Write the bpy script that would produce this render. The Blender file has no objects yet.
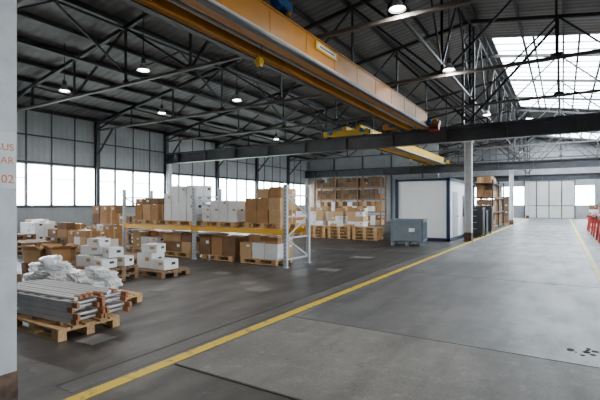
import bpy, math, random
from mathutils import Vector, Matrix, noise
S = bpy.context.scene
COL = S.collection
random.seed(7)

# ------------------------------------------------------------------ materials
def mat(name, c1, c2=None, rough=0.6, metal=0.0, scale=3.0, bump=0.0, detail=6.0, spec=0.5, lo=0.35, hi=0.65, stretch=None):
    m = bpy.data.materials.new(name); m.use_nodes = True
    nt = m.node_tree; b = nt.nodes['Principled BSDF']
    b.inputs['Roughness'].default_value = rough
    b.inputs['Metallic'].default_value = metal
    b.inputs['Specular IOR Level'].default_value = spec
    b.inputs['Base Color'].default_value = (*c1, 1)
    if c2 is not None:
        tc = nt.nodes.new('ShaderNodeTexCoord')
        n = nt.nodes.new('ShaderNodeTexNoise'); n.inputs['Scale'].default_value = scale
        n.inputs['Detail'].default_value = detail; n.inputs['Roughness'].default_value = 0.65
        src = tc.outputs['Object']
        if stretch:
            mp = nt.nodes.new('ShaderNodeMapping'); mp.inputs['Scale'].default_value = stretch
            nt.links.new(src, mp.inputs['Vector']); src = mp.outputs['Vector']
        nt.links.new(src, n.inputs['Vector'])
        r = nt.nodes.new('ShaderNodeValToRGB')
        r.color_ramp.elements[0].position = lo; r.color_ramp.elements[0].color = (*c1, 1)
        r.color_ramp.elements[1].position = hi; r.color_ramp.elements[1].color = (*c2, 1)
        nt.links.new(n.outputs['Fac'], r.inputs['Fac'])
        nt.links.new(r.outputs['Color'], b.inputs['Base Color'])
        if bump:
            bp = nt.nodes.new('ShaderNodeBump'); bp.inputs['Strength'].default_value = bump
            bp.inputs['Distance'].default_value = 0.02
            nt.links.new(n.outputs['Fac'], bp.inputs['Height']); nt.links.new(bp.outputs['Normal'], b.inputs['Normal'])
    return m

def floor_mat(name, c1, c2, c3, rough=0.5, streak=0.6, spots=0.5):
    m = mat(name, c1, c2, rough=rough, scale=0.6, detail=10, lo=.4, hi=.6)
    nt = m.node_tree; b = nt.nodes['Principled BSDF']; L = nt.links.new
    tc = nt.nodes.new('ShaderNodeTexCoord')
    n2 = nt.nodes.new('ShaderNodeTexNoise'); n2.inputs['Scale'].default_value = 35; n2.inputs['Detail'].default_value = 4
    L(tc.outputs['Object'], n2.inputs['Vector'])
    n3 = nt.nodes.new('ShaderNodeTexNoise'); n3.inputs['Scale'].default_value = 1.7; n3.inputs['Detail'].default_value = 8
    mp = nt.nodes.new('ShaderNodeMapping'); mp.inputs['Scale'].default_value = (1.6, 0.4, 1)
    L(tc.outputs['Object'], mp.inputs['Vector']); L(mp.outputs['Vector'], n3.inputs['Vector'])
    r3 = nt.nodes.new('ShaderNodeValToRGB'); r3.color_ramp.elements[0].position = 0.47; r3.color_ramp.elements[1].position = 0.66
    L(n3.outputs['Fac'], r3.inputs['Fac'])
    mx = nt.nodes.new('ShaderNodeMix'); mx.data_type = 'RGBA'
    old = b.inputs['Base Color'].links[0].from_socket
    L(old, mx.inputs['A']); mx.inputs['B'].default_value = (*c3, 1)
    mul = nt.nodes.new('ShaderNodeMath'); mul.operation = 'MULTIPLY'; mul.inputs[1].default_value = streak
    L(r3.outputs['Color'], mul.inputs[0]); L(mul.outputs[0], mx.inputs['Factor'])
    mx2 = nt.nodes.new('ShaderNodeMix'); mx2.data_type = 'RGBA'; mx2.blend_type = 'OVERLAY'; mx2.inputs['Factor'].default_value = 0.35
    L(mx.outputs['Result'], mx2.inputs['A']); L(n2.outputs['Fac'], mx2.inputs['B'])
    n4 = nt.nodes.new('ShaderNodeTexNoise'); n4.inputs['Scale'].default_value = 4.5; n4.inputs['Detail'].default_value = 9; n4.inputs['Roughness'].default_value=.75
    L(tc.outputs['Object'], n4.inputs['Vector'])
    r4 = nt.nodes.new('ShaderNodeValToRGB'); r4.color_ramp.elements[0].position = 0.55; r4.color_ramp.elements[1].position = 0.68
    L(n4.outputs['Fac'], r4.inputs['Fac'])
    m4 = nt.nodes.new('ShaderNodeMath'); m4.operation='MULTIPLY'; m4.inputs[1].default_value = spots; L(r4.outputs['Color'], m4.inputs[0])
    mx3 = nt.nodes.new('ShaderNodeMix'); mx3.data_type='RGBA'; L(m4.outputs[0], mx3.inputs['Factor']); L(mx2.outputs['Result'], mx3.inputs['A'])
    mx3.inputs['B'].default_value = (*[min(1,v*1.9) for v in c2],1)
    r5 = nt.nodes.new('ShaderNodeValToRGB'); r5.color_ramp.elements[0].position = 0.30; r5.color_ramp.elements[1].position = 0.42
    r5.color_ramp.elements[0].color=(.45,.45,.45,1)
    L(n4.outputs['Fac'], r5.inputs['Fac'])
    mx4 = nt.nodes.new('ShaderNodeMix'); mx4.data_type='RGBA'; mx4.blend_type='MULTIPLY'; mx4.inputs['Factor'].default_value=1
    L(mx3.outputs['Result'], mx4.inputs['A']); L(r5.outputs['Color'], mx4.inputs['B'])
    L(mx4.outputs['Result'], b.inputs['Base Color'])
    rr = nt.nodes.new('ShaderNodeMapRange'); rr.inputs['To Min'].default_value = rough-0.15; rr.inputs['To Max'].default_value = rough+0.18
    L(n3.outputs['Fac'], rr.inputs['Value']); L(rr.outputs['Result'], b.inputs['Roughness'])
    return m

def ribbed(name, c1, c2, axis='Y', period=0.3, strength=0.6, rough=0.6):
    m = mat(name, c1, c2, rough=rough, scale=0.8)
    nt = m.node_tree; b = nt.nodes['Principled BSDF']
    tc = nt.nodes.new('ShaderNodeTexCoord'); w = nt.nodes.new('ShaderNodeTexWave')
    w.wave_type = 'BANDS'; w.bands_direction = axis; w.inputs['Scale'].default_value = 0.314/period
    nt.links.new(tc.outputs['Object'], w.inputs['Vector'])
    bp = nt.nodes.new('ShaderNodeBump'); bp.inputs['Strength'].default_value = strength; bp.inputs['Distance'].default_value = 0.04
    nt.links.new(w.outputs['Fac'], bp.inputs['Height']); nt.links.new(bp.outputs['Normal'], b.inputs['Normal'])
    return m

def emis(name, c, s):
    m = bpy.data.materials.new(name); m.use_nodes = True
    b = m.node_tree.nodes['Principled BSDF']
    b.inputs['Emission Color'].default_value = (*c, 1); b.inputs['Emission Strength'].default_value = s
    return m

def glass(name):
    m = bpy.data.materials.new(name); m.use_nodes = True
    nt = m.node_tree; out = nt.nodes['Material Output']; nt.nodes.remove(nt.nodes['Principled BSDF'])
    t = nt.nodes.new('ShaderNodeBsdfTransparent'); t.inputs['Color'].default_value = (0.95, 0.98, 1, 1)
    g = nt.nodes.new('ShaderNodeBsdfGlossy'); g.inputs['Roughness'].default_value = 0.1
    mx = nt.nodes.new('ShaderNodeMixShader'); mx.inputs['Fac'].default_value = 0.06
    nt.links.new(t.outputs[0], mx.inputs[1]); nt.links.new(g.outputs[0], mx.inputs[2]); nt.links.new(mx.outputs[0], out.inputs['Surface'])
    return m

M = {}
M['asphalt'] = floor_mat('dark_hall_floor', (0.030, 0.027, 0.026), (0.066, 0.059, 0.055), (0.022, 0.020, 0.020), 0.46, .7, .5)
M['aisle'] = floor_mat('aisle_concrete', (0.082, 0.084, 0.088), (0.138, 0.141, 0.145), (0.058, 0.059, 0.062), 0.42, .7, .35)
M['slab'] = floor_mat('light_concrete', (0.128, 0.126, 0.118), (0.188, 0.184, 0.173), (0.095, 0.093, 0.088), 0.55, .7, .35)
M['patch'] = floor_mat('repair_concrete', (0.12, 0.115, 0.11), (0.17, 0.163, 0.155), (0.08, 0.078, 0.075), 0.6)
M['strip'] = floor_mat('channel_concrete', (0.065, 0.063, 0.06), (0.10, 0.097, 0.093), (0.04, 0.04, 0.04), 0.55)
M['joint'] = mat('joint_tar', (0.02, 0.02, 0.02), (0.04, 0.038, 0.037), 0.7)
M['wet'] = mat('wet_spot', (0.012, 0.016, 0.008), (0.03, 0.032, 0.02), 0.7, scale=8, spec=.1)
M['yline'] = mat('worn_yellow_paint', (0.16, 0.13, 0.06), (0.66, 0.46, 0.02), 0.5, scale=7, lo=0.34, hi=0.48, detail=10)
M['steel'] = mat('dark_painted_steel', (0.016, 0.016, 0.018), (0.028, 0.027, 0.029), 0.5, scale=2)
M['chord'] = mat('brown_steel', (0.08, 0.066, 0.058), (0.13, 0.112, 0.10), 0.5, scale=2)
M['runway'] = mat('runway_steel', (0.030, 0.032, 0.038), (0.05, 0.053, 0.06), 0.4, scale=2)
M['roof'] = ribbed('roof_sheet', (0.105, 0.105, 0.105), (0.155, 0.155, 0.153), 'Y', 0.35)
M['wall'] = ribbed('wall_panel', (0.34, 0.36, 0.375), (0.42, 0.445, 0.46), 'Y', 0.30, 0.35)
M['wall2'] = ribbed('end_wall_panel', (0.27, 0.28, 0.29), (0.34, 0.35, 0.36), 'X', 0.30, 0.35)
M['trim'] = mat('dark_trim', (0.04, 0.043, 0.048), (0.07, 0.075, 0.08), 0.5)
M['frame'] = mat('window_frame', (0.32, 0.34, 0.35), (0.42, 0.44, 0.45), 0.5)
M['glass'] = glass('window_glass')
M['colw'] = mat('column_paint', (0.56, 0.57, 0.59), (0.72, 0.73, 0.74), 0.45, scale=4)
M['rust'] = mat('rusty_paint', (0.05, 0.03, 0.02), (0.20, 0.12, 0.08), 0.8, scale=9)
M['crane'] = mat('crane_yellow', (0.47, 0.175, 0.006), (0.56, 0.225, 0.010), 0.5, scale=1.2)
M['crane2'] = mat('crane_bright_yellow', (0.75, 0.43, 0.01), (0.82, 0.50, 0.02), 0.45, scale=1.2)
M['grey'] = mat('light_grey_metal', (0.42, 0.43, 0.44), (0.52, 0.53, 0.54), 0.4)
M['blue'] = mat('motor_blue', (0.01, 0.08, 0.24), (0.02, 0.13, 0.34), 0.4)
M['navy'] = mat('navy_frame', (0.010, 0.018, 0.050), (0.018, 0.03, 0.075), 0.4)
M['cabin'] = ribbed('cabin_white', (0.76, 0.78, 0.79), (0.83, 0.85, 0.86), 'X', 0.25, 0.10)
M['bin'] = mat('bin_grey_plastic', (0.15, 0.185, 0.22), (0.20, 0.24, 0.28), 0.5)
M['red'] = mat('red_paint', (0.50, 0.02, 0.012), (0.62, 0.04, 0.02), 0.45)
M['black'] = mat('black_plastic', (0.012, 0.012, 0.014), (0.03, 0.03, 0.033), 0.4)
M['ry'] = mat('rack_yellow', (0.80, 0.40, 0.008), (0.88, 0.48, 0.015), 0.4)
M['ru'] = mat('rack_upright', (0.42, 0.45, 0.48), (0.54, 0.57, 0.60), 0.4)
M['wood'] = mat('pallet_wood', (0.44, 0.25, 0.10), (0.64, 0.42, 0.20), 0.75, scale=5, stretch=(1, 6, 4))
M['woodd'] = mat('old_pallet_wood', (0.17, 0.095, 0.05), (0.30, 0.18, 0.10), 0.8, scale=5, stretch=(1, 6, 4))
M['card'] = mat('cardboard', (0.34, 0.17, 0.06), (0.43, 0.23, 0.09), 0.8, scale=3)
M['card2'] = mat('cardboard_light', (0.48, 0.29, 0.13), (0.56, 0.36, 0.18), 0.8, scale=3)
M['card3'] = mat('cardboard_dark', (0.17, 0.085, 0.035), (0.24, 0.125, 0.055), 0.8, scale=3)
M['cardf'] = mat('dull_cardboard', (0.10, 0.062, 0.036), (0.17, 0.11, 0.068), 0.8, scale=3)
M['white'] = mat('white_carton', (0.72, 0.72, 0.72), (0.84, 0.84, 0.83), 0.6, scale=2)
M['tape'] = mat('packing_tape', (0.50, 0.35, 0.18), (0.56, 0.42, 0.25), 0.3)
M['film'] = mat('stretch_film', (0.60, 0.61, 0.63), (0.88, 0.89, 0.90), 0.18, scale=9, bump=0.6)
M['alu'] = mat('aluminium_tube', (0.60, 0.60, 0.61), (0.74, 0.74, 0.75), 0.35, metal=0.25)
M['capor'] = mat('rust_end', (0.34, 0.12, 0.045), (0.46, 0.20, 0.08), 0.6)
M['lampg'] = emis('lamp_glow', (1, 0.98, 0.94), 40)
M['lampal'] = mat('lamp_reflector', (0.5, 0.5, 0.52), (0.62, 0.62, 0.63), 0.3, metal=0.5)
M['door'] = ribbed('door_panel', (0.55, 0.54, 0.51), (0.64, 0.63, 0.60), 'X', 1.0, 0.3)
M['orange'] = mat('orange_lettering', (0.75, 0.16, 0.03), (0.82, 0.22, 0.05), 0.5)
M['beige'] = mat('beige_panel', (0.30, 0.22, 0.15), (0.38, 0.29, 0.20), 0.7)
M['label'] = mat('paper_label', (0.75, 0.75, 0.73), (0.82, 0.82, 0.80), 0.6)
M['ground'] = mat('outside_ground', (0.25, 0.27, 0.22), (0.35, 0.35, 0.32), 0.9)

# ------------------------------------------------------------------ mesh builder
class MB:
    def __init__(s): s.v=[]; s.f=[]; s.m=[]; s.mats=[]
    def mi(s, k):
        if k not in s.mats: s.mats.append(k)
        return s.mats.index(k)
    def add(s, vs, fs, k):
        o=len(s.v); s.v += [tuple(v) for v in vs]; i=s.mi(k)
        for f in fs: s.f.append(tuple(o+a for a in f)); s.m.append(i)
    def box(s, c, size, k, rot=0.0, mtx=None):
        hx,hy,hz=[a/2 for a in size]
        vs=[Vector((x,y,z)) for x in(-hx,hx) for y in(-hy,hy) for z in(-hz,hz)]
        R = mtx if mtx is not None else Matrix.Rotation(rot,3,'Z')
        C=Vector(c); vs=[R@v+C for v in vs]
        s.add(vs,[(0,1,3,2),(4,6,7,5),(0,4,5,1),(2,3,7,6),(0,2,6,4),(1,5,7,3)],k)
    def bb(s, x0,x1,y0,y1,z0,z1,k): s.box(((x0+x1)/2,(y0+y1)/2,(z0+z1)/2),(x1-x0,y1-y0,z1-z0),k)
    def basis(s,p,q,up=(0,0,1)):
        d=(Vector(q)-Vector(p)); L=d.length; d.normalize(); up=Vector(up)
        if abs(d.dot(up))>0.99: up=Vector((0,1,0)) if abs(d.y)<0.9 else Vector((1,0,0))
        r=d.cross(up).normalized(); u=r.cross(d)
        return Matrix((d,r,u)).transposed(), L
    def beam(s,p,q,w,h,k,up=(0,0,1)):
        R,L=s.basis(p,q,up); s.box((Vector(p)+Vector(q))/2,(L,w,h),k,mtx=R)
    def ibeam(s,p,q,w,h,k,tf=0.03,tw=0.02,up=(0,0,1)):
        R,L=s.basis(p,q,up); c=(Vector(p)+Vector(q))/2; u=R@Vector((0,0,1))
        s.box(c+u*(h/2-tf/2),(L,w,tf),k,mtx=R); s.box(c-u*(h/2-tf/2),(L,w,tf),k,mtx=R)
        s.box(c,(L,tw,h-2*tf),k,mtx=R)
    def cyl(s,p,q,r,k,n=10,r2=None,cap=True):
        R,L=s.basis(p,q); p=Vector(p);q=Vector(q); r2=r if r2 is None else r2
        vs=[]
        for i in range(n):
            a=2*math.pi*i/n; o=R@Vector((0,math.cos(a),math.sin(a)))
            vs+= [p+o*r, q+o*r2]
        fs=[(2*i,2*((i+1)%n),2*((i+1)%n)+1,2*i+1) for i in range(n)]
        if cap: fs+=[tuple(2*i for i in range(n))[::-1], tuple(2*i+1 for i in range(n))]
        s.add(vs,fs,k)
    def blob(s,c,size,k,seed=0,amp=0.25,freq=2.0,n=14,rot=0):
        vs=[];fs=[]; C=Vector(c); R=Matrix.Rotation(rot,3,'Z')
        for i in range(n+1):
            t=math.pi*i/n
            for j in range(2*n):
                a=math.pi*j/n
                v=Vector((math.sin(t)*math.cos(a),math.sin(t)*math.sin(a),math.cos(t)))
                w=Vector([math.copysign(abs(x)**0.45,x) for x in v])
                d=1+amp*noise.noise(w*freq+Vector((seed,seed*1.7,0)))+amp*0.5*noise.noise(w*freq*3+Vector((0,seed,0)))
                w=w*d; p=R@Vector((w.x*size[0]/2,w.y*size[1]/2,w.z*size[2]/2))
                p=C+p; p.z=max(p.z,c[2]-size[2]/2); vs.append(p)
        m=2*n
        for i in range(n):
            for j in range(m):
                fs.append((i*m+j,(i+1)*m+j,(i+1)*m+(j+1)%m,i*m+(j+1)%m))
        s.add(vs,fs,k)
    def obj(s,name,parent=None,bevel=0,smooth=False,loc=(0,0,0),rot=0):
        me=bpy.data.meshes.new(name); me.from_pydata(s.v,[],s.f)
        for k in s.mats: me.materials.append(M[k])
        for p,i in zip(me.polygons,s.m): p.material_index=i; p.use_smooth=smooth
        me.update(); o=bpy.data.objects.new(name,me); COL.objects.link(o)
        o.location=loc; o.rotation_euler=(0,0,rot)
        if parent: o.parent=parent
        if bevel:
            b=o.modifiers.new('bevel','BEVEL'); b.width=bevel; b.segments=2; b.limit_method='ANGLE'
        return o

XL,XR,YB,YE = -23.5,16.5,-6.0,60.0
XC=-3.56; EAVE=6.66; RIDGE=10.0; XRG=-3.5
def roofz(x): 
    t = (x-XL)/(XRG-XL) if x<XRG else (XR-x)/(XR-XRG)
    return EAVE+(RIDGE-EAVE)*t

# ------------------------------------------------------------------ shell
m=MB(); m.bb(XL-0.3,XR+0.3,YB-0.3,YE+0.3,-0.2,0.0,'asphalt'); m.obj('floor')
m=MB(); m.bb(-3.30,0.62,5.05,YE-0.3,0.0,0.004,'aisle'); m.obj('aisle_pavement')
m=MB(); m.bb(-3.30,0.62,2.92,5.03,0.0,0.005,'slab'); m.obj('concrete_slab')
m=MB(); m.bb(-3.47,-3.33,-5.9,58,0.0,0.006,'yline'); m.obj('floor_marking_line')
m=MB(); m.bb(0.64,0.76,-5.9,58,0.0,0.006,'yline'); m.obj('floor_marking_line')
m=MB(); 
m.bb(-3.78,-3.54,-5.9,0.9,0.0,0.003,'strip'); m.bb(-3.78,-3.54,2.0,19.2,0.0,0.003,'strip'); m.bb(-3.78,-3.54,20.4,22,0.0,0.003,'strip')
m.obj('floor_channel_strip')
m=MB()
for y in (5.04,9.9,14.9,20,25,30,35,40,45,50): m.bb(-3.3,0.62,y-0.009,y+0.009,0.0,0.0065,'joint')
m.bb(-3.3,0.62,2.90,2.925,0,0.0065,'joint')
m.bb(-3.80,-3.785,2.0,19.2,0,0.005,'joint')
m.bb(-12,-3.9,13.6,13.612,0,0.002,'joint')
m.obj('floor_joints')
m=MB()
for (x,y,sx,sy,r) in ((-4.72,2.95,0.30,0.34,0.1),(-4.9,6.35,0.45,0.4,0.05),(-5.5,6.7,0.35,0.3,0),(-4.9,9.2,0.5,0.4,0),(-6.4,5.3,.3,.3,.2),(-5.2,11.9,.6,.4,0),(-6.8,7.4,.4,.35,.1),(-7.6,12.4,.7,.4,0)):
    m.box((x,y,0.002),(sx,sy,0.004),'patch',r)
m.obj('floor_repair_patches')
m=MB()
random.seed(3)
for i in range(11):
    a=random.uniform(0,6.28); rr=random.uniform(0,0.16); cx=.22+rr*math.cos(a)*1.3; cy=5.5+rr*math.sin(a)*.9
    m.cyl((cx,cy,0.0045),(cx,cy,0.0065+i*.0001),random.uniform(.012,.04),'wet',12)
m.obj('wet_stain')
m=MB(); m.bb(-120,120,-80,160,-0.5,-0.25,'ground'); m.obj('outside_ground')

# side walls
ty=[4.5+5.1*i for i in range(11)]
def long_wall(name,x,sgn,k0,y1=YE):
    m=MB(); xo=x-sgn*0.2
    a,b=min(x,xo),max(x,xo)
    m.bb(a,b,YB,YE,0,1.5,'wall'); m.bb(a,b,YB,YE,3.8,EAVE+0.1,'wall')
    m.obj(name)
    t=MB()
    for z,h in ((1.5,0.08),(3.84,0.10),(5.25,0.07),(0.12,0.16)): t.bb(min(x,x+sgn*0.06),max(x,x+sgn*0.06),YB,YE,z-h/2,z+h/2,'trim')
    for y in [-0.6]+ty: 
        t.ibeam((x+sgn*0.14,y,0),(x+sgn*0.14,y,EAVE-0.05),0.22,0.26,'trim',up=(1,0,0))
    for y in [-0.6]+ty[:-1]:
        for j in (1,2,3): t.bb(min(x,x+sgn*0.04),max(x,x+sgn*0.04),y+5.1*j/4-.03,y+5.1*j/4+.03,3.9,EAVE-0.1,'trim')
    t.obj('trim_%d'%k0)
    ys=[-0.6]+ty
    w=MB()
    for y in ys[:-1]:
        for j in range(4):
            ya=y+5.1*j/4; yb=y+5.1*(j+1)/4
            w.bb(x-0.1,x-0.02,ya,ya+0.09,1.5,3.8,'frame'); w.bb(x-0.1,x-0.02,yb-0.05,yb,1.5,3.8,'frame')
            w.bb(x-0.1,x-0.02,ya,yb,1.54,1.60,'frame'); w.bb(x-0.1,x-0.02,ya,yb,3.73,3.79,'frame')
            if j%2==0: w.bb(x-0.09,x-0.03,ya,yb,3.0,3.04,'frame')
    w.bb(x-0.065,x-0.055,ys[0],ys[-1],1.52,3.78,'glass')
    w.bb(x-0.16,x-0.02,ys[-1],YE,1.5,3.8,'wall'); w.bb(x-0.16,x-0.02,YB,ys[0],1.5,3.8,'wall')
    w.obj('window_%d'%k0)
long_wall('wall_left',XL,1,1)
long_wall('wall_right',XR+0.14,-1,2)

def prism(m,pts,y0,y1,k):
    n=len(pts); vs=[(x,y0,z) for x,z in pts]+[(x,y1,z) for x,z in pts]
    fs=[tuple(range(n)),tuple(range(2*n-1,n-1,-1))]+[(i,i+n,(i+1)%n+n,(i+1)%n) for i in range(n)]
    m.add(vs,fs,k)
m=MB()
prism(m,[(XL,4.6),(XR,4.6),(XR,EAVE),(XRG,RIDGE),(XL,EAVE)],YE,YE+0.2,'wall2')
for a,b in ((XL,-12),(3.2,XR)): m.bb(a,b,YE,YE+0.2,0,4.6,'wall2')
m.bb(-12,-4.1,YE,YE+0.2,0,1.5,'wall2'); m.bb(1.2,3.2,YE,YE+0.2,0,1.5,'wall2')
m.bb(-4.1,1.2,YE+.05,YE+0.2,0,4.6,'wall2')
m.bb(-12,-4.1,YE,YE+0.2,4.0,4.6,'wall2'); m.bb(1.2,3.2,YE,YE+0.2,4.0,4.6,'wall2')
m.obj('wall_back')
m=MB(); prism(m,[(XL,0),(XR,0),(XR,EAVE),(XRG,RIDGE),(XL,EAVE)],YB-0.2,YB,'wall2'); m.obj('wall_front')
for q,(a,b) in enumerate(((-12,-4.1),(1.2,3.2))):
    m=MB()
    n=max(1,int((b-a)/1.3))
    for i in range(n+1):
        x=a+(b-a)*i/n; m.bb(x-.05,x+.05,YE+.03,YE+.12,1.5,4.0,'frame')
    m.bb(a,b,YE+.03,YE+.12,1.5,1.58,'frame'); m.bb(a,b,YE+.03,YE+.12,3.92,4.0,'frame'); m.bb(a,b,YE+.03,YE+.12,3.0,3.06,'frame')
    m.bb(a,b,YE+.07,YE+.08,1.55,3.95,'glass')
    m.obj('window_%d'%(3+q))
m=MB()
m.bb(-4.1,1.2,YE-0.12,YE-0.02,0.02,4.6,'door')
for i in range(5):
    x=-4.1+5.3*i/4; m.bb(x-.05,x+.05,YE-.18,YE-.12,0,4.6,'trim')
m.bb(-4.2,1.3,YE-.2,YE-.02,4.55,4.7,'trim'); m.bb(-4.1,1.2,YE-.16,YE-.12,1.5,1.56,'trim')
m.obj('door_1')
m=MB(); prism(m,[(XL+.1,0),(-9.6,0),(-9.6,roofz(-9.6)-.35),(XL+.1,EAVE-.35)],39.0,39.15,'wall2')
m.bb(XL+.1,-19.0,38.9,38.99,0,3.9,'beige')
for x in (-20.2,-17,-14,-11): m.bb(x-.06,x+.06,38.88,39,0,6.4,'trim')
m.obj('wall_partition')

# roof with skylight openings on right slope
def slope(m,x0,x1,y0,y1,k,t=0.08,off=0.0):
    z0,z1=roofz(x0)+off,roofz(x1)+off
    vs=[(x0,y0,z0),(x1,y0,z1),(x1,y1,z1),(x0,y1,z0),(x0,y0,z0+t),(x1,y0,z1+t),(x1,y1,z1+t),(x0,y1,z0+t)]
    m.add(vs,[(0,1,2,3),(7,6,5,4),(0,4,5,1),(1,5,6,2),(2,6,7,3),(3,7,4,0)],k)
m=MB()
slope(m,XL,XRG,YB,YE,'roof')
SA,SB=-3.1,4.4
SK=[(22.8,40.0),(45.5,58.0)]
yprev=YB
for a,b in SK+[(YE,YE)]:
    slope(m,XRG,XR,yprev,a,'roof')
    if a<YE: slope(m,XRG,SA,a,b,'roof'); slope(m,SB,XR,a,b,'roof')
    yprev=b
m.obj('ceiling')
for i,(a,b) in enumerate(SK):
    m=MB(); n=int((b-a)/1.02)
    for j in range(n+1):
        y=a+.04+(b-a-.08)*j/n; slope(m,SA,SB,y-.035,y+.035,'frame',0.07)
    for j in range(5): x=SA+(SB-SA-.1)*j/4; slope(m,x,x+.1,a,b,'steel',0.08)
    slope(m,SA,SB,a,b,'glass',0.01,0.04)
    m.obj('window_%d'%(5+i))

m=MB()
for i in range(13):
    for side in (0,1):
        x = XL+0.15+(XRG-XL-.4)*i/12 if side==0 else XR-0.15-(XR-XRG-.4)*i/12
        m.ibeam((x,YB,roofz(x)-.10),(x,YE,roofz(x)-.10),.09,.18,'steel',.02,.02)
m.obj('roof_purlins')

def truss(y):
    m=MB(); zb=6.0
    for sgn,x0 in ((1,XL),(-1,XR)):
        N=6
        tops=[];bots=[]
        for i in range(N+1):
            x=x0+(XRG-x0)*i/N; tops.append(Vector((x,y,roofz(x)-.28))); bots.append(Vector((x,y,zb)))
        m.beam(tops[0],tops[-1],.13,.15,'steel')
        m.beam(bots[0],bots[-1],.11,.10,'chord')
        for i in range(1,N+1): m.beam(bots[i],tops[i],.07,.07,'steel')
        for i in range(N): 
            m.beam(bots[i],tops[i+1],.07,.07,'steel') if i%2==0 else m.beam(tops[i],bots[i+1],.07,.07,'steel')
        for i in range(1,N): m.box(bots[i]+Vector((0,0,.06)),(.3,.02,.2),'steel')
        m.beam(Vector((x0+sgn*.25,y,4.6)),bots[0].lerp(bots[1],.5),.08,.08,'steel')
    return m.obj('roof_truss')
for y in ty: truss(y)
for xg in (XRG,XRG-10.0,XRG+10):
    zt=roofz(xg)-.34
    for a,b in zip(ty[:-1],ty[1:]):
        if xg<-10 and a<39<b: continue
        m=MB(); mid=(a+b)/2; a1,b1=a+.08,b-.08
        m.beam((xg,a1,6.4),(xg,b1,6.4),.08,.08,'steel'); m.beam((xg,a1,zt),(xg,b1,zt),.08,.08,'steel')
        m.beam((xg,a1,6.42),(xg,mid,zt),.06,.06,'steel'); m.beam((xg,mid,zt),(xg,b1,6.42),.06,.06,'steel')
        m.obj('bracing_girder')

def column(x,y,ztop):
    m=MB(); w=0.30 
    m.ibeam((x,y,0.02),(x,y,ztop),w,w,'colw',.025,.018,up=(1,0,0))
    m.ibeam((x,y,0.02),(x,y,.38),w+.012,w+.012,'rust',.031,.03,up=(1,0,0))
    m.box((x,y,.012),(.42,.42,.024),'rust')
    m.box((x,y,ztop-.02),(.4,.4,.04),'colw')
    return m.obj('steel_column')
cols=[(XC,1.365),(XC,19.8),(XC,38.1),(XC,56.4)]
for i,(x,y) in enumerate(cols):
    c=column(x,y,4.42)
    if i==0:
        pm=MB(); pm.bb(x+.1505,x+.153,y-.14,y+.14,1.72,2.13,'label'); pm.obj('sign_plate',parent=c)
        for txt,z,sz in (('AUS',1.995,.07),('HAR',1.90,.07),('02',1.76,.085)):
            cu=bpy.data.curves.new('lettering','FONT'); cu.body=txt; cu.size=sz; cu.align_x='RIGHT'; cu.extrude=.0006
            o=bpy.data.objects.new('lettering',cu); COL.objects.link(o); cu.materials.append(M['orange'])
            o.location=(x+.1545,y+.13,z); o.rotation_euler=(math.pi/2,0,math.pi/2); o.parent=c
for y in (1.365,19.8,38.1,56.4):
    m=MB()
    m.ibeam((XL+.3,y,4.77),(XR-.2,y,4.77),.36,.66,'runway',.04,.03)
    m.beam((XL+.3,y,5.13),(XR-.2,y,5.13),.07,.06,'steel')
    x=XL+1.5
    while x<XR-1:
        for s in (-1,1): m.box((x,y+s*.09,4.77),(.02,.15,.58),'runway')
        x+=2.5
    m.obj('crane_runway_beam')
    m=MB(); m.ibeam((XL+.45,y,0),(XL+.45,y,4.43),.26,.26,'colw',.02,.02,up=(1,0,0)); m.box((XL+.45,y,.02),(.3,.3,.04),'rust'); m.obj('steel_column')
    m=MB()
    for s in (-.22,.22): m.beam((XC+s,y,5.17),(XC+s,y,9.45),.09,.09,'steel')
    for j in range(8): 
        z=5.25+j*.52; a,b=(-.22,.22) if j%2 else (.22,-.22)
        m.beam((XC+a,y,z),(XC+b,y,z+.52),.05,.05,'steel')
    m.beam((XC,y,5.3),(XC-3.4,y,8.9),.1,.1,'steel'); m.beam((XC,y,5.3),(XC+3.4,y,8.9),.1,.1,'steel')
    m.obj('roof_support_post')

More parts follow.
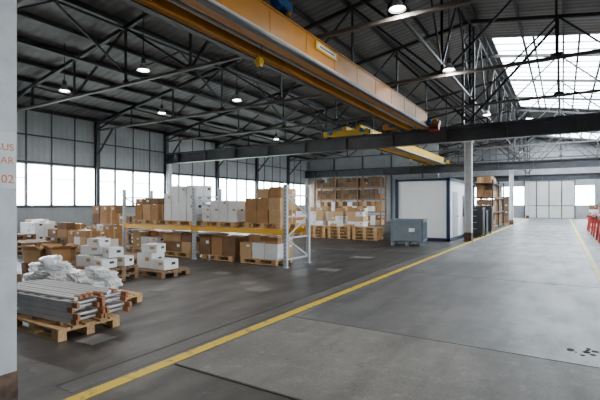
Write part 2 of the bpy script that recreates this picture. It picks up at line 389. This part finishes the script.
# ------------------------------------------------------------------ cranes
def crane(x1,x2,y0,y1,zb,zt,k,trolley_y,plate):
    par=bpy.data.objects.new('overhead_crane',None); COL.objects.link(par)
    m=MB()
    for x in (x1,x2):
        w=.30
        m.bb(x-w/2+.03,x+w/2-.03,y0,y1,zb,zt,k); m.bb(x-w/2,x+w/2,y0,y1,zb,zb+.03,k); m.bb(x-w/2,x+w/2,y0,y1,zt-.03,zt,k)
        m.bb(x-.03,x+.03,y0,y1,zt,zt+.05,'steel')
        yy=y0+1.2
        while yy<y1: m.bb(x-w/2+.02,x+w/2-.02,yy-.008,yy+.008,zb,zt,k); yy+=1.5
    m.obj('girders',par)
    m=MB()
    xx=max(x1,x2)+.15
    m.cyl((xx+.07,y0,zb+.06),(xx+.07,y1-.3,zb+.06),.04,'grey'); m.bb(xx-.02,xx+.12,y0,y1-.3,zb-.03,zb-.0,'steel')
    m.bb(min(x1,x2)-.16,min(x1,x2)+.0,y0,y1-.3,zb-.03,zb-.002,'steel')
    m.cyl(((x1+x2)/2,y0,zb+.1),((x1+x2)/2,y1-.3,zb+.1),.045,'grey')
    m.bb(min(x1,x2)+.17,max(x1,x2)-.17,y0,y1-.3,zb+.25,zb+.28,'black')
    m.bb(min(x1,x2)-.27,min(x1,x2)-.2,y0,y1-.3,zb+.25,zb+.33,'black')
    for i in range(12):
        yy=y0+.8+i*(y1-y0-1.6)/11; m.bb(min(x1,x2)-.26,min(x1,x2)-.12,yy-.02,yy+.02,zb+.26,zb+.30,'grey')
    if plate:
        m.bb(xx+.0,xx+.01,9.2,10.4,zt-.30,zt-.08,'crane2'); m.bb(xx+.01,xx+.013,9.3,10.3,zt-.25,zt-.13,'label'); m.bb(xx+.013,xx+.015,9.4,10.2,zt-.21,zt-.17,'black')
        m.bb(-5.15,-4.72,19.2,19.45,4.97,5.2,'red'); m.bb(-5.1,-4.78,19.17,19.2,5.02,5.15,'black'); m.bb(-5.2,-4.7,19.15,19.45,5.2,5.24,'black')
    m.obj('conduits',par)
    for ye in (y0,y1):
        m=MB(); xm=(x1+x2)/2
        m.bb(xm-1.6,xm+1.0,ye-.14,ye+.14,5.22,5.50,k)
        for s in (-1.3,.75):
            m.cyl((xm+s,ye-.1,5.30),(xm+s,ye+.1,5.30),.135,'steel',16)
            m.cyl((xm+s*.9,ye-.3,5.42),(xm+s*.9,ye-.12,5.42),.11,'blue',12)
        m.bb(xm-1.7,xm-1.6,ye-.1,ye+.1,5.25,5.45,'black'); m.bb(xm+1.0,xm+1.1,ye-.1,ye+.1,5.25,5.45,'black')
        m.obj('end_truck',par)
    m=MB(); xm=(x1+x2)/2; ty_=trolley_y; z=zt+.05
    for s in (-.5,.5): m.bb(min(x1,x2)-.1,max(x1,x2)+.1, ty_+s-.06,ty_+s+.06,z+.08,z+.2,k)
    for x in (x1,x2):
        for s in (-.5,.5): m.cyl((x-.05,ty_+s,z+.09),(x+.05,ty_+s,z+.09),.09,'steel',14)
    m.cyl((xm-.42,ty_,z+.26),(xm+.42,ty_,z+.26),.17,'grey',18)
    m.cyl((xm+.42,ty_,z+.26),(xm+.62,ty_,z+.26),.19,'blue',18)
    m.cyl((xm-.62,ty_,z+.26),(xm-.42,ty_,z+.26),.15,'blue',18)
    m.bb(xm+.05,xm+.50,ty_+.30,ty_+.62,z+.15,z+.38,'blue'); m.bb(xm-.4,xm-.05,ty_-.55,ty_-.25,z+.15,z+.36,'blue')
    m.obj('trolley',par)
    m=MB(); hz=4.75
    for s in (-.06,.06): m.cyl((xm+s,ty_,hz+.2),(xm+s,ty_,z+.2),.008,'steel',6)
    m.bb(xm-.06,xm+.06,ty_-.05,ty_+.05,hz,hz+.2,'crane2'); m.cyl((xm-.07,ty_,hz+.11),(xm+.07,ty_,hz+.11),.08,'crane2',16)
    pts=[(0,0),(0,-.08),(.05,-.12),(.06,-.18),(.02,-.23),(-.04,-.22),(-.07,-.16)]
    for (a,b),(c,d) in zip(pts[:-1],pts[1:]): m.cyl((xm+a,ty_,hz+b),(xm+c,ty_,hz+d),.016,'steel',8)
    m.obj('hook_block',par)
crane(-5.45,-6.25,1.6,19.62,5.12,5.86,'crane',7.6,True)
crane(-8.95,-9.75,20.0,37.9,5.12,5.72,'crane2',30,False)

# ------------------------------------------------------------------ high-bay lamps
def lamp(x,y,z=6.0,power=120):
    par=bpy.data.objects.new('high_bay_lamp',None); COL.objects.link(par)
    m=MB()
    m.cyl((x,y,z+.28),(x,y,roofz(x)-.18),.015,'steel',6)
    m.cyl((x,y,z+.12),(x,y,z+.30),.07,'steel',14); m.cyl((x,y,z-.08),(x,y,z+.12),.19,'lampal',20,r2=.08,cap=False)
    m.cyl((x,y,z-.09),(x,y,z-.075),.195,'lampal',20,cap=False); m.cyl((x,y,z-.065),(x,y,z-.06),.15,'lampg',20)
    m.obj('fitting',par)
    l=bpy.data.lights.new('light','AREA'); l.shape='DISK'; l.size=.3; l.energy=power; l.color=(1,.97,.92)
    o=bpy.data.objects.new('light',l); COL.objects.link(o); o.location=(x,y,z-.10); o.parent=par
P=110
for x in (-16,-11.4):
    for y in (8.75,13.3): lamp(x,y,6.0,P)
lamp(-16,22.6,6,P*1.3)
for y in (9.3,14.4,22.6,40.7): lamp(-3.2,y,6.15,P*1.1)
lamp(-11.4,3.0,6,P*1.2); lamp(-3.2,3.0,6.15,P*1.5); lamp(-16,3.0,6,P)
for y in (8,20,32): lamp(6,y,6,P)

# ------------------------------------------------------------------ pallets & cartons
def pallet(m,x,y,z,rot=0,k='wood',L=1.2,W=.8):
    R=Matrix.Rotation(rot,3,'Z')
    def b(cx,cy,cz,sx,sy,sz): 
        c=R@Vector((cx,cy,0)); m.box((x+c.x,y+c.y,z+cz),(sx,sy,sz),k,rot)
    for yy in (-W/2+.05,0,W/2-.05): 
        b(0,yy,.011,L,.1,.022)
        for xx in (-L/2+.0725,0,L/2-.0725): b(xx,yy,.061,.145,.1,.078)
    for xx in (-L/2+.0725,0,L/2-.0725): b(xx,0,.111,.145,W,.022)
    for i in range(5):
        w=.145 if i%2==0 else .1; yy=-W/2+w/2+ (W-w)*i/4
        b(0,yy,.133,L,.14 if i%2==0 else .1,.022)
PH=.146
def carton(m,c,s,k,rot=0,label=False):
    m.box(c,s,k,rot)
    if k in('card','card2'):
        m.box((c[0],c[1],c[2]),(s[0]+.004,.05,s[2]+.004),'tape',rot)
    R=Matrix.Rotation(rot,3,'Z')
    p=R@Vector((s[0]*.2,-s[1]/2-.002,s[2]*.12)); 
    if label: m.box((c[0]+p.x,c[1]+p.y,c[2]+p.z),(min(.12,s[0]*.3),.004,min(.09,s[2]*.3)),'label' if k!='white' else 'card2',rot)
    p=R@Vector((s[0]/2+.002,s[1]*.15,s[2]*.1))
    if label: m.box((c[0]+p.x,c[1]+p.y,c[2]+p.z),(.004,min(.11,s[1]*.3),min(.08,s[2]*.28)),'label' if k!='white' else 'black',rot)
def stack(x,y,z,L,W,nx,ny,hs,kinds,rot=0,seed=1,drop=.25,name='carton_stack',lp=.35):
    rnd=random.Random(seed); m=MB(); zz=z; R=Matrix.Rotation(rot,3,'Z')
    cx,cy=L/nx,W/ny
    full={(i,j) for i in range(nx) for j in range(ny)}
    for li,h in enumerate(hs):
        if li==len(hs)-1 and li>0: full={c for c in full if rnd.random()>drop} or full
        for (i,j) in sorted(full):
            k=rnd.choice(kinds[li%len(kinds)]); px=-L/2+cx*(i+.5)+rnd.uniform(-.008,.008); py=-W/2+cy*(j+.5)+rnd.uniform(-.008,.008)
            p=R@Vector((px,py,0)); hh=h-.004-(rnd.uniform(0,.25*h) if li==len(hs)-1 else 0)
            carton(m,(x+p.x,y+p.y,zz+.002+hh/2),(cx-.022,cy-.022,hh),k,rot+rnd.uniform(-.03,.03),rnd.random()<lp)
        zz+=h
    return m.obj(name,bevel=0)
def pal(x,y,z=0,rot=0,k='wood',n=1,name='wooden_pallet'):
    m=MB()
    for i in range(n): pallet(m,x,y,z+i*.144,rot+(random.uniform(-.02,.02) if n>1 else 0),k)
    return m.obj(name)
C,W2=['card','card2','card'],['white']

RX=[-12.55,-9.25,-5.98]; RY0,RY1=8.87,9.97; BZ=.97
m=MB()
for x in RX:
    for y in (RY0,RY1):
        m.bb(x-.05,x+.05,y-.04,y-.034,0.01,2.12,'ru'); m.bb(x-.05,x-.044,y-.04,y+.04,.01,2.12,'ru'); m.bb(x+.044,x+.05,y-.04,y+.04,.01,2.12,'ru')
        m.bb(x-.07,x+.07,y-.07,y+.07,0,.012,'ru')
        if y==RY0:
            for j in range(20): m.bb(x-.012,x+.012,y-.0415,y-.0395,.15+j*.1,.19+j*.1,'black')
    zs=[.2,.75,1.3,1.85]
    for i,z in enumerate(zs):
        m.beam((x,RY0,z),(x,RY1,z),.03,.04,'ru')
        if i<3: 
            a,b=(RY0,RY1) if i%2 else (RY1,RY0)
            m.beam((x,a,z),(x,b,zs[i+1]),.025,.035,'ru')
for a,b in zip(RX[:-1],RX[1:]):
    for y in (RY0-.02,RY1+.02):
        m.bb(a+.05,b-.05,y-.025,y+.025,BZ-.13,BZ,'ry')
        for x in (a+.05,b-.08): m.bb(x,x+.03,y-.045,y+.045,BZ-.19,BZ+.05,'ry')
    for t in (.2,.4,.6,.8): m.bb(a+(b-a)*t-.03,a+(b-a)*t+.03,RY0,RY1,BZ-.05,BZ-.02,'ru')
m.obj('pallet_rack')
ym=(RY0+RY1)/2
for x in (-11.72,-10.08,-8.42,-6.85): pal(x,ym,BZ+.002,0,'wood')
zu=BZ+.002+PH
stack(-11.65,ym,zu,1.15,.75,3,2,[.26,.24,.24],[['card','card2','card3']],seed=2,drop=.45)
stack(-10.1,ym,zu,1.35,.78,4,2,[.27,.28,.28,.26],[W2],seed=3,drop=.3)
stack(-8.42,ym,zu,1.35,.78,4,2,[.22,.2,.2],[['white','white','white','card2']],seed=4,drop=.4)
stack(-6.85,ym,zu,1.2,.78,3,2,[.34,.33,.32],[C],seed=5,drop=.2)
for x in (-11.75,-10.2,-8.5,-7.0): pal(x,ym,0,0,'wood')
stack(-11.75,ym,PH,1.2,.75,3,2,[.2,.2,.2],[['white','card','card2']],seed=6,drop=.3)
stack(-10.2,ym,PH,1.25,.76,3,2,[.32,.30],[['card','card3','card2']],seed=7,drop=.1)
stack(-8.5,ym,PH,1.35,.78,3,1,[.62],[['card3','card','card']],seed=8)
stack(-7.0,ym,PH,1.3,.78,3,2,[.2,.22,.2],[['card','card2','white'],['white','card2']],seed=9,drop=.2)
# mixed stacks left of the rack
pal(-13.95,9.25,0,0,'wood'); stack(-13.95,9.25,PH,1.15,.78,3,2,[.26,.26,.26],[['card','card2','white']],seed=11,drop=0)
stack(-14.1,9.3,PH+.78+.002,.9,.7,2,2,[.36,.36],[['card','card3']],seed=12,drop=.2)
pal(-13.13,7.9,0,.05,'wood'); stack(-13.13,7.9,PH,1.05,.7,3,2,[.2,.24,.22],[['card2','card','card'],['card','card2','white']],seed=13,drop=.3)
pal(-15.6,8.6,0,.1,'woodd',3); stack(-15.6,8.6,.44,1.1,.75,2,2,[.28,.25],[['card3','card']],rot=.1,seed=14)
pal(-14.6,6.9,0,-.1,'woodd',3); pal(-16.4,7.2,0,.1,'woodd',4)
pal(-17.9,8.7,0,0,'woodd'); stack(-17.9,8.7,PH,1.15,.76,3,2,[.28,.26,.24],[W2],seed=15,drop=.2)
pal(-20.1,9.9,0,0,'woodd'); stack(-20.1,9.9,PH,1.15,.76,2,2,[.4,.4],[['white','card2']],seed=16,drop=.2)
pal(-17.2,11.6,0,0,'woodd',7); pal(-20,13.6,0,0,'woodd',5); pal(-18.4,10.3,0,0,'woodd',5); pal(-15.3,11.4,0,0,'woodd',8); pal(-15.7,10.1,0,0,'woodd',5)
stack(-18.5,15.2,0,1.2,.8,2,2,[.45,.45],[['card','white']],seed=17); stack(-21.5,18,0,1.4,.8,2,2,[.5,.5,.4],[['card3','card2']],seed=18)
stack(-21.2,22,0,1.4,.9,2,2,[.5,.5,.5],[['card3','card']],seed=19); stack(-20.8,26,0,1.4,.9,2,2,[.5,.5],[['white','card']],seed=20)

# foreground pallet with aluminium ladder frames and tubes
pal(-5.58,3.05,0,0,'wood')
m=MB(); rnd=random.Random(5)
for x in (-.5,0,.5): m.bb(x-.04,x+.04,-.36,.36,.148,.19,'woodd')
for layer in range(4):
    z=.225+layer*.066; off=rnd.uniform(-.05,.05)
    for s,(ya,yb) in enumerate(((-.36,-.03),(.02,.36))):
        o2=off+rnd.uniform(-.03,.03)
        for y in (ya,yb):
            m.beam((-.86+o2,y,z),(.74+o2,y,z),.028,.058,'alu')
            m.beam((.74+o2,y,z),(.84+o2,y,z),.032,.062,'capor')
        for i in range(7): m.cyl((-.75+o2+i*.245,ya,z),(-.75+o2+i*.245,yb,z),.016,'alu',8)
for i in range(8):
    y=-.30+.08*i+rnd.uniform(-.01,.01); m.cyl((-.95+rnd.uniform(0,.1),y,.478),(.62,y,.478),.022,'alu',8); m.cyl((.62,y,.478),(.76+rnd.uniform(-.06,.04),y,.478),.0235,rnd.choice(['capor','navy','alu']),8)
m.obj('aluminium_ladder_stack',loc=(-5.70,3.08,0),rot=.07)
# film wrapped goods behind: flat bundles
def bags(name,cx,cy,n,seed,hx=.38,hy=.22,top=3,k='film',base=0):
    m=MB(); rnd=random.Random(seed)
    for i in range(n):
        h=rnd.uniform(.11,.16); lv=i//top; f=1-.14*lv
        m.blob((cx+rnd.uniform(-hx,hx)*f,cy+rnd.uniform(-hy,hy)*f,PH+base+.006+h/2+.095*lv),(rnd.uniform(.28,.42),rnd.uniform(.2,.3),h),k,i*3.1+seed,.28,2.4,12,rnd.uniform(-.6,.6))
    m.obj(name)
pal(-7.75,4.0,0,.05,'woodd'); bags('film_wrapped_bags',-7.75,4.0,30,9,.42,.26,7)
pal(-6.5,4.1,0,.02,'wood'); bags('film_wrapped_bags',-6.62,4.1,20,21,.38,.22,6)
pal(-8.45,5.45,0,.15,'woodd',2)
m=MB()
def loose(m,x,y,z,sx,sy,sz,r,k): carton(m,(x,y,z+sz/2+.002),(sx,sy,sz),k,r,True)
X0,Y0=-.35,-.45
for a in ((-8.35,5.8,.29,.5,.36,.22,.2),(-7.85,5.75,.29,.42,.34,.18,.0),(-8.3,6.15,.29,.5,.26,.25,.15),(-7.8,6.15,.29,.4,.28,.2,.25),(-8.3,5.85,.545,.45,.36,.18,.45),(-7.82,5.95,.495,.36,.30,.2,-.2),(-8.25,5.9,.73,.38,.3,.14,.1)):
    loose(m,a[0]+X0,a[1]+Y0,*a[2:],'white')
m.obj('white_box_pile')
pal(-7.95,6.5,0,.0,'woodd',1); m=MB(); loose(m,-8.2,6.5,PH,.45,.4,.34,.1,'white'); loose(m,-7.7,6.5,PH,.4,.4,.22,0,'white'); loose(m,-8.1,6.5,PH+.345,.4,.36,.2,.3,'white'); m.obj('white_box_pile')
pal(-9.9,5.2,0,.1,'woodd',2)
def open_carton(m,x,y,z,sx,sy,sz,r,k):
    R=Matrix.Rotation(r,3,'Z'); t=.008
    def b(cx,cy,cz,a,b_,c): 
        p=R@Vector((cx,cy,0)); m.box((x+p.x,y+p.y,z+cz),(a,b_,c),k,r)
    b(0,0,t/2,sx,sy,t)
    for s in (-1,1):
        b(s*(sx-t)/2,0,sz/2,t,sy,sz); b(0,s*(sy-t)/2,sz/2,sx,t,sz)
        p1=R@Vector((s*sx/2,0,0)); p2=R@Vector((s*(sx/2+.12),0,0))
        m.beam((x+p1.x,y+p1.y,z+sz),(x+p2.x,y+p2.y,z+sz+.07),sy*.95,t,k)
        p1=R@Vector((0,s*sy/2,0)); p2=R@Vector((0,s*(sy/2+.1),0))
        m.beam((x+p1.x,y+p1.y,z+sz),(x+p2.x,y+p2.y,z+sz+.09),sx*.95,t,k)
m=MB(); open_carton(m,-10.2,5.0,PH+.146,.45,.38,.3,.3,'card2'); open_carton(m,-9.6,5.1,PH+.146,.45,.38,.34,-.2,'card'); open_carton(m,-10.0,5.45,PH+.146,.4,.30,.26,.1,'card3'); m.obj('open_cartons')
pal(-9.6,6.9,0,0,'woodd',2)
pal(-10.3,4.0,0,0,'woodd',1); bags('film_wrapped_bags',-10.3,4.0,14,77,.38,.22,6)

# ------------------------------------------------------------------ mid-ground rows
for i,x in enumerate((-12.95,-11.65,-10.35,-9.05,-7.7)):
    pal(x,18.25+.08*(i%2),0,random.uniform(-.03,.03),'wood',4)
    if i in (1,3):
        m=MB(); z=.58
        for j in range(3): m.box((x-.35+.35*j,18.3,z+.05),(.3,.6,.1),'card2' if (i+j)%2 else 'white')
        m.obj('flat_goods')
for i,x in enumerate((-12.3,-10.9,-9.5)): pal(x,20.9,0,0,'wood',3)
for i,x in enumerate((-16.2,-14.7,-13.2,-11.7)):
    pal(x,26,0,0,'wood'); stack(x,26,PH,1.15,.78,2,2,[.35,.35,.3,.3],[['white','card2','white'],['card2','white','card']],seed=30+i,drop=.3)
m=MB()
for x in (-18.2,-16.2,-14.2,-12.2):
    for y in (31.5,32.6): m.bb(x-.05,x+.05,y-.05,y+.05,0,4.0,'woodd')
for z in (1.1,2.1,3.1):
    for y in (31.5,32.6): m.bb(-18.2,-12.2,y-.03,y+.03,z-.1,z,'woodd')
    m.bb(-18.2,-12.2,31.55,32.55,z-.03,z-.005,'woodd')
m.obj('storage_rack')
for i,x in enumerate((-17.2,-15.2,-13.2)):
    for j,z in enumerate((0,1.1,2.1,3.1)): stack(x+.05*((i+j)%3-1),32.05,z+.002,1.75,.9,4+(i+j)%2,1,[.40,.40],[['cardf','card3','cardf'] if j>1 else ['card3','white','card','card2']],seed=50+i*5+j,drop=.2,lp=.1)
m=MB(); sx0,sx1,sy0,sy1=-5.1,-3.95,30.3,36.3
for x in (sx0,sx1):
    for y in (sy0,(sy0+sy1)/2,sy1): m.bb(x-.05,x+.05,y-.05,y+.05,0,3.3,'steel')
for z in (.15,1.15,2.15,3.1):
    for x in (sx0,sx1): m.bb(x-.03,x+.03,sy0,sy1,z-.1,z,'steel')
    m.bb(sx0,sx1,sy0,sy1,z-.03,z-.003,'woodd')
m.obj('storage_rack')
for j,z in enumerate((.15,1.15,2.15)):
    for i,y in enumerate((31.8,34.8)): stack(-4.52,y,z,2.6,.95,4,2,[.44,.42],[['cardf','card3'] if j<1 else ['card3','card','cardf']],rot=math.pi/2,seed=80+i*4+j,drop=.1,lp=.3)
stack(-4.52,31.8,3.102,2.4,.9,3,2,[.5],[['card3','card']],rot=math.pi/2,seed=89)
for i,(x,y) in enumerate(((-6.4,34),(-7.8,33.8))):
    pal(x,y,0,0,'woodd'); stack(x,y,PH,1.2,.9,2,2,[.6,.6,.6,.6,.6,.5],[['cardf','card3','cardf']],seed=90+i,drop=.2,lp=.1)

def cabin():
    par=bpy.data.objects.new('site_cabin_container',None); COL.objects.link(par)
    x0,x1,y0,y1,H=-6.63,-4.18,18.95,24.95,2.80
    m=MB(); m.bb(x0+.06,x1-.06,y0+.06,y1-.06,.12,H-.08,'cabin')
    m.obj('panels',par)
    m=MB()
    for x in (x0,x1-.14):
        for y in (y0,y1-.14): m.bb(x,x+.14,y,y+.14,0,H,'navy')
    for z,h in ((0,.14),(H-.12,.12)):
        m.bb(x0,x1,y0,y0+.1,z,z+h,'navy'); m.bb(x0,x1,y1-.1,y1,z,z+h,'navy'); m.bb(x0,x0+.1,y0,y1,z,z+h,'navy'); m.bb(x1-.1,x1,y0,y1,z,z+h,'navy')
    m.bb(x0,x1,y0,y1,H-.03,H,'grey')
    m.obj('frame',par)
    m=MB(); m.bb(x1-.065,x1-.04,y0+.9,y0+1.9,.16,2.2,'frame'); m.bb(x1-.04,x1-.0,y0+1.7,y0+1.8,1.05,1.1,'black')
    m.bb(x1-.065,x1-.04,y0+3,y0+4.4,1.0,2.1,'frame'); m.bb(x1-.04,x1-.03,y0+3.06,y0+4.34,1.06,2.04,'trim'); m.obj('door_leaf',par)
cabin()

def palbox(x,y,rot):
    m=MB(); L,W,H=1.25,1.0,1.03; t=.05
    m.box((0,0,.17),(L,W,.04),'bin')
    for s in (-1,1):
        m.box((s*(L/2-t/2),0,.15+(H-.15)/2),(t,W,H-.15),'bin'); m.box((0,s*(W/2-t/2),.15+(H-.15)/2),(L,t,H-.15),'bin')
        m.box((s*(L/2),0,H-.03),(.05,W+.06,.07),'bin'); m.box((0,s*(W/2),H-.03),(L+.06,.05,.07),'bin')
        m.box((0,s*(W/2+.005),.22),(L,.04,.05),'bin'); m.box((s*(L/2+.005),0,.22),(.04,W,.05),'bin')
        for i in range(6): m.box((-L/2+.1+i*(L-.2)/5,s*(W/2+.01),.58),(.03,.03,.68),'bin')
        for i in range(5): m.box((s*(L/2+.01),-W/2+.1+i*(W-.2)/4,.58),(.03,.03,.68),'bin')
        m.box((s*(L/2-.07),0,.015),(.13,W,.03),'bin')
    m.box((0,0,.015),(.13,W,.03),'bin')
    for a in (-1,0,1):
        for b in (-1,0,1): m.box((a*(L/2-.07),b*(W/2-.07),.09),(.13,.13,.12),'bin')
    m.box((.2,-W/2-.028,.62),(.22,.004,.14),'label')
    m.obj('plastic_pallet_box',bevel=.008,loc=(x,y,0),rot=rot)
palbox(-5.28,16.75,.12)

def cabinet(x,y,h,w=.76,d=.7,k='black'):
    m=MB(); m.bb(x-w/2,x+w/2,y-d/2,y+d/2,.12,h,k); m.bb(x-w/2-.03,x+w/2+.03,y-d/2-.03,y+d/2+.03,h,h+.04,'steel')
    for sx in (-1,1):
        for sy in (-1,1): m.cyl((x+sx*(w/2-.08)-.02,y+sy*(d/2-.08),.06),(x+sx*(w/2-.08)+.02,y+sy*(d/2-.08),.06),.06,'steel',12); m.bb(x+sx*(w/2-.08)-.03,x+sx*(w/2-.08)+.03,y+sy*(d/2-.08)-.03,y+sy*(d/2-.08)+.03,.09,.13,'grey')
    for i in range(4): m.bb(x-w/2+.03,x+w/2-.03,y-d/2-.015,y-d/2,.18+i*(h-.2)/4,.15+(i+1)*(h-.2)/4,'steel'); m.bb(x-.12,x+.12,y-d/2-.035,y-d/2-.015,.12+(i+1)*(h-.2)/4-.02,.12+(i+1)*(h-.2)/4,'grey')
    m.bb(x+w/2,x+w/2+.02,y-d/2+.05,y+d/2-.05,.2,h-.05,'steel')
    m.obj('tool_cabinet')
cabinet(-3.74,22.6,1.45); cabinet(-3.74,23.7,1.3); cabinet(-3.74,25.6,1.5,k='steel')
for y in (27.2,28.8): pal(-4.1,y,0,1.57,'woodd',4); 
m=MB(); m.bb(-4.3,-3.9,27.0,27.5,.59,1.1,'red'); m.bb(-4.2,-4.0,27.1,27.4,1.1,1.25,'black'); m.obj('red_compressor')
stack(-4.7,42,0,1.2,1.2,2,2,[.6,.6,.6,.6],[['cardf','card3']],seed=97); stack(-5.2,47,0,1.6,1.2,2,2,[.7,.7],[['card','card3']],seed=96)

def trestle(x,y):
    m=MB()
    for yy in (y-.9,y+.9):
        for xx in (x-.45,x+.45): m.beam((xx*1.0,yy,0),(x+(xx-x)*.8,yy,.9),.08,.08,'red')
        m.beam((x-.5,yy,.9),(x+.5,yy,.9),.1,.12,'red'); m.beam((x-.44,yy,.25),(x+.44,yy,.25),.06,.06,'red')
    m.beam((x,y-.9,.25),(x,y+.9,.25),.06,.06,'red'); 
    for i in range(4): m.ibeam((x-.36+i*.24,y-1.2,1.05),(x-.36+i*.24,y+1.2,1.05),.12,.16,'red' if i%2 else 'steel',.015,.012)
    m.obj('steel_trestle')
for y in (18.6,22.6,26.6,31): trestle(1.75,y)
cabinet(2.6,37,1.7); cabinet(2.8,41,1.5,k='red'); stack(2.6,46,0,1.2,1.2,2,2,[.6,.6,.5],[['card3','white']],seed=95)

# ------------------------------------------------------------------ world, portals, camera
w=bpy.data.worlds.new('sky'); S.world=w; w.use_nodes=True
bg=w.node_tree.nodes['Background']; bg.inputs['Color'].default_value=(.90,.95,1,1); bg.inputs['Strength'].default_value=27
def portal(loc,rot,sx,sy):
    l=bpy.data.lights.new('daylight_portal','AREA'); l.shape='RECTANGLE'; l.size=sx; l.size_y=sy; l.cycles.is_portal=True
    o=bpy.data.objects.new('daylight_portal',l); COL.objects.link(o); o.location=loc; o.rotation_euler=rot
portal((XL+.0,(YB+YE)/2,2.65),(0,-math.pi/2,0),2.4,YE-YB)
portal((XR+.13,(YB+YE)/2,2.65),(0,math.pi/2,0),2.4,YE-YB)
portal((-4.4,YE-.0,2.75),(-math.pi/2,0,0),15.4,2.6)
xm=(SA+SB)/2
for a,b in SK: portal((xm,(a+b)/2,roofz(xm)-.0),(0,math.atan(.167),0),SB-SA+.1,b-a)

cam=bpy.data.cameras.new('camera'); co=bpy.data.objects.new('camera',cam); COL.objects.link(co)
co.location=(0,0,1.6); co.rotation_euler=(math.pi/2,0,math.radians(32.05))
cam.sensor_width=36; cam.lens=25.2; cam.shift_y=5/600; cam.clip_end=400
S.camera=co
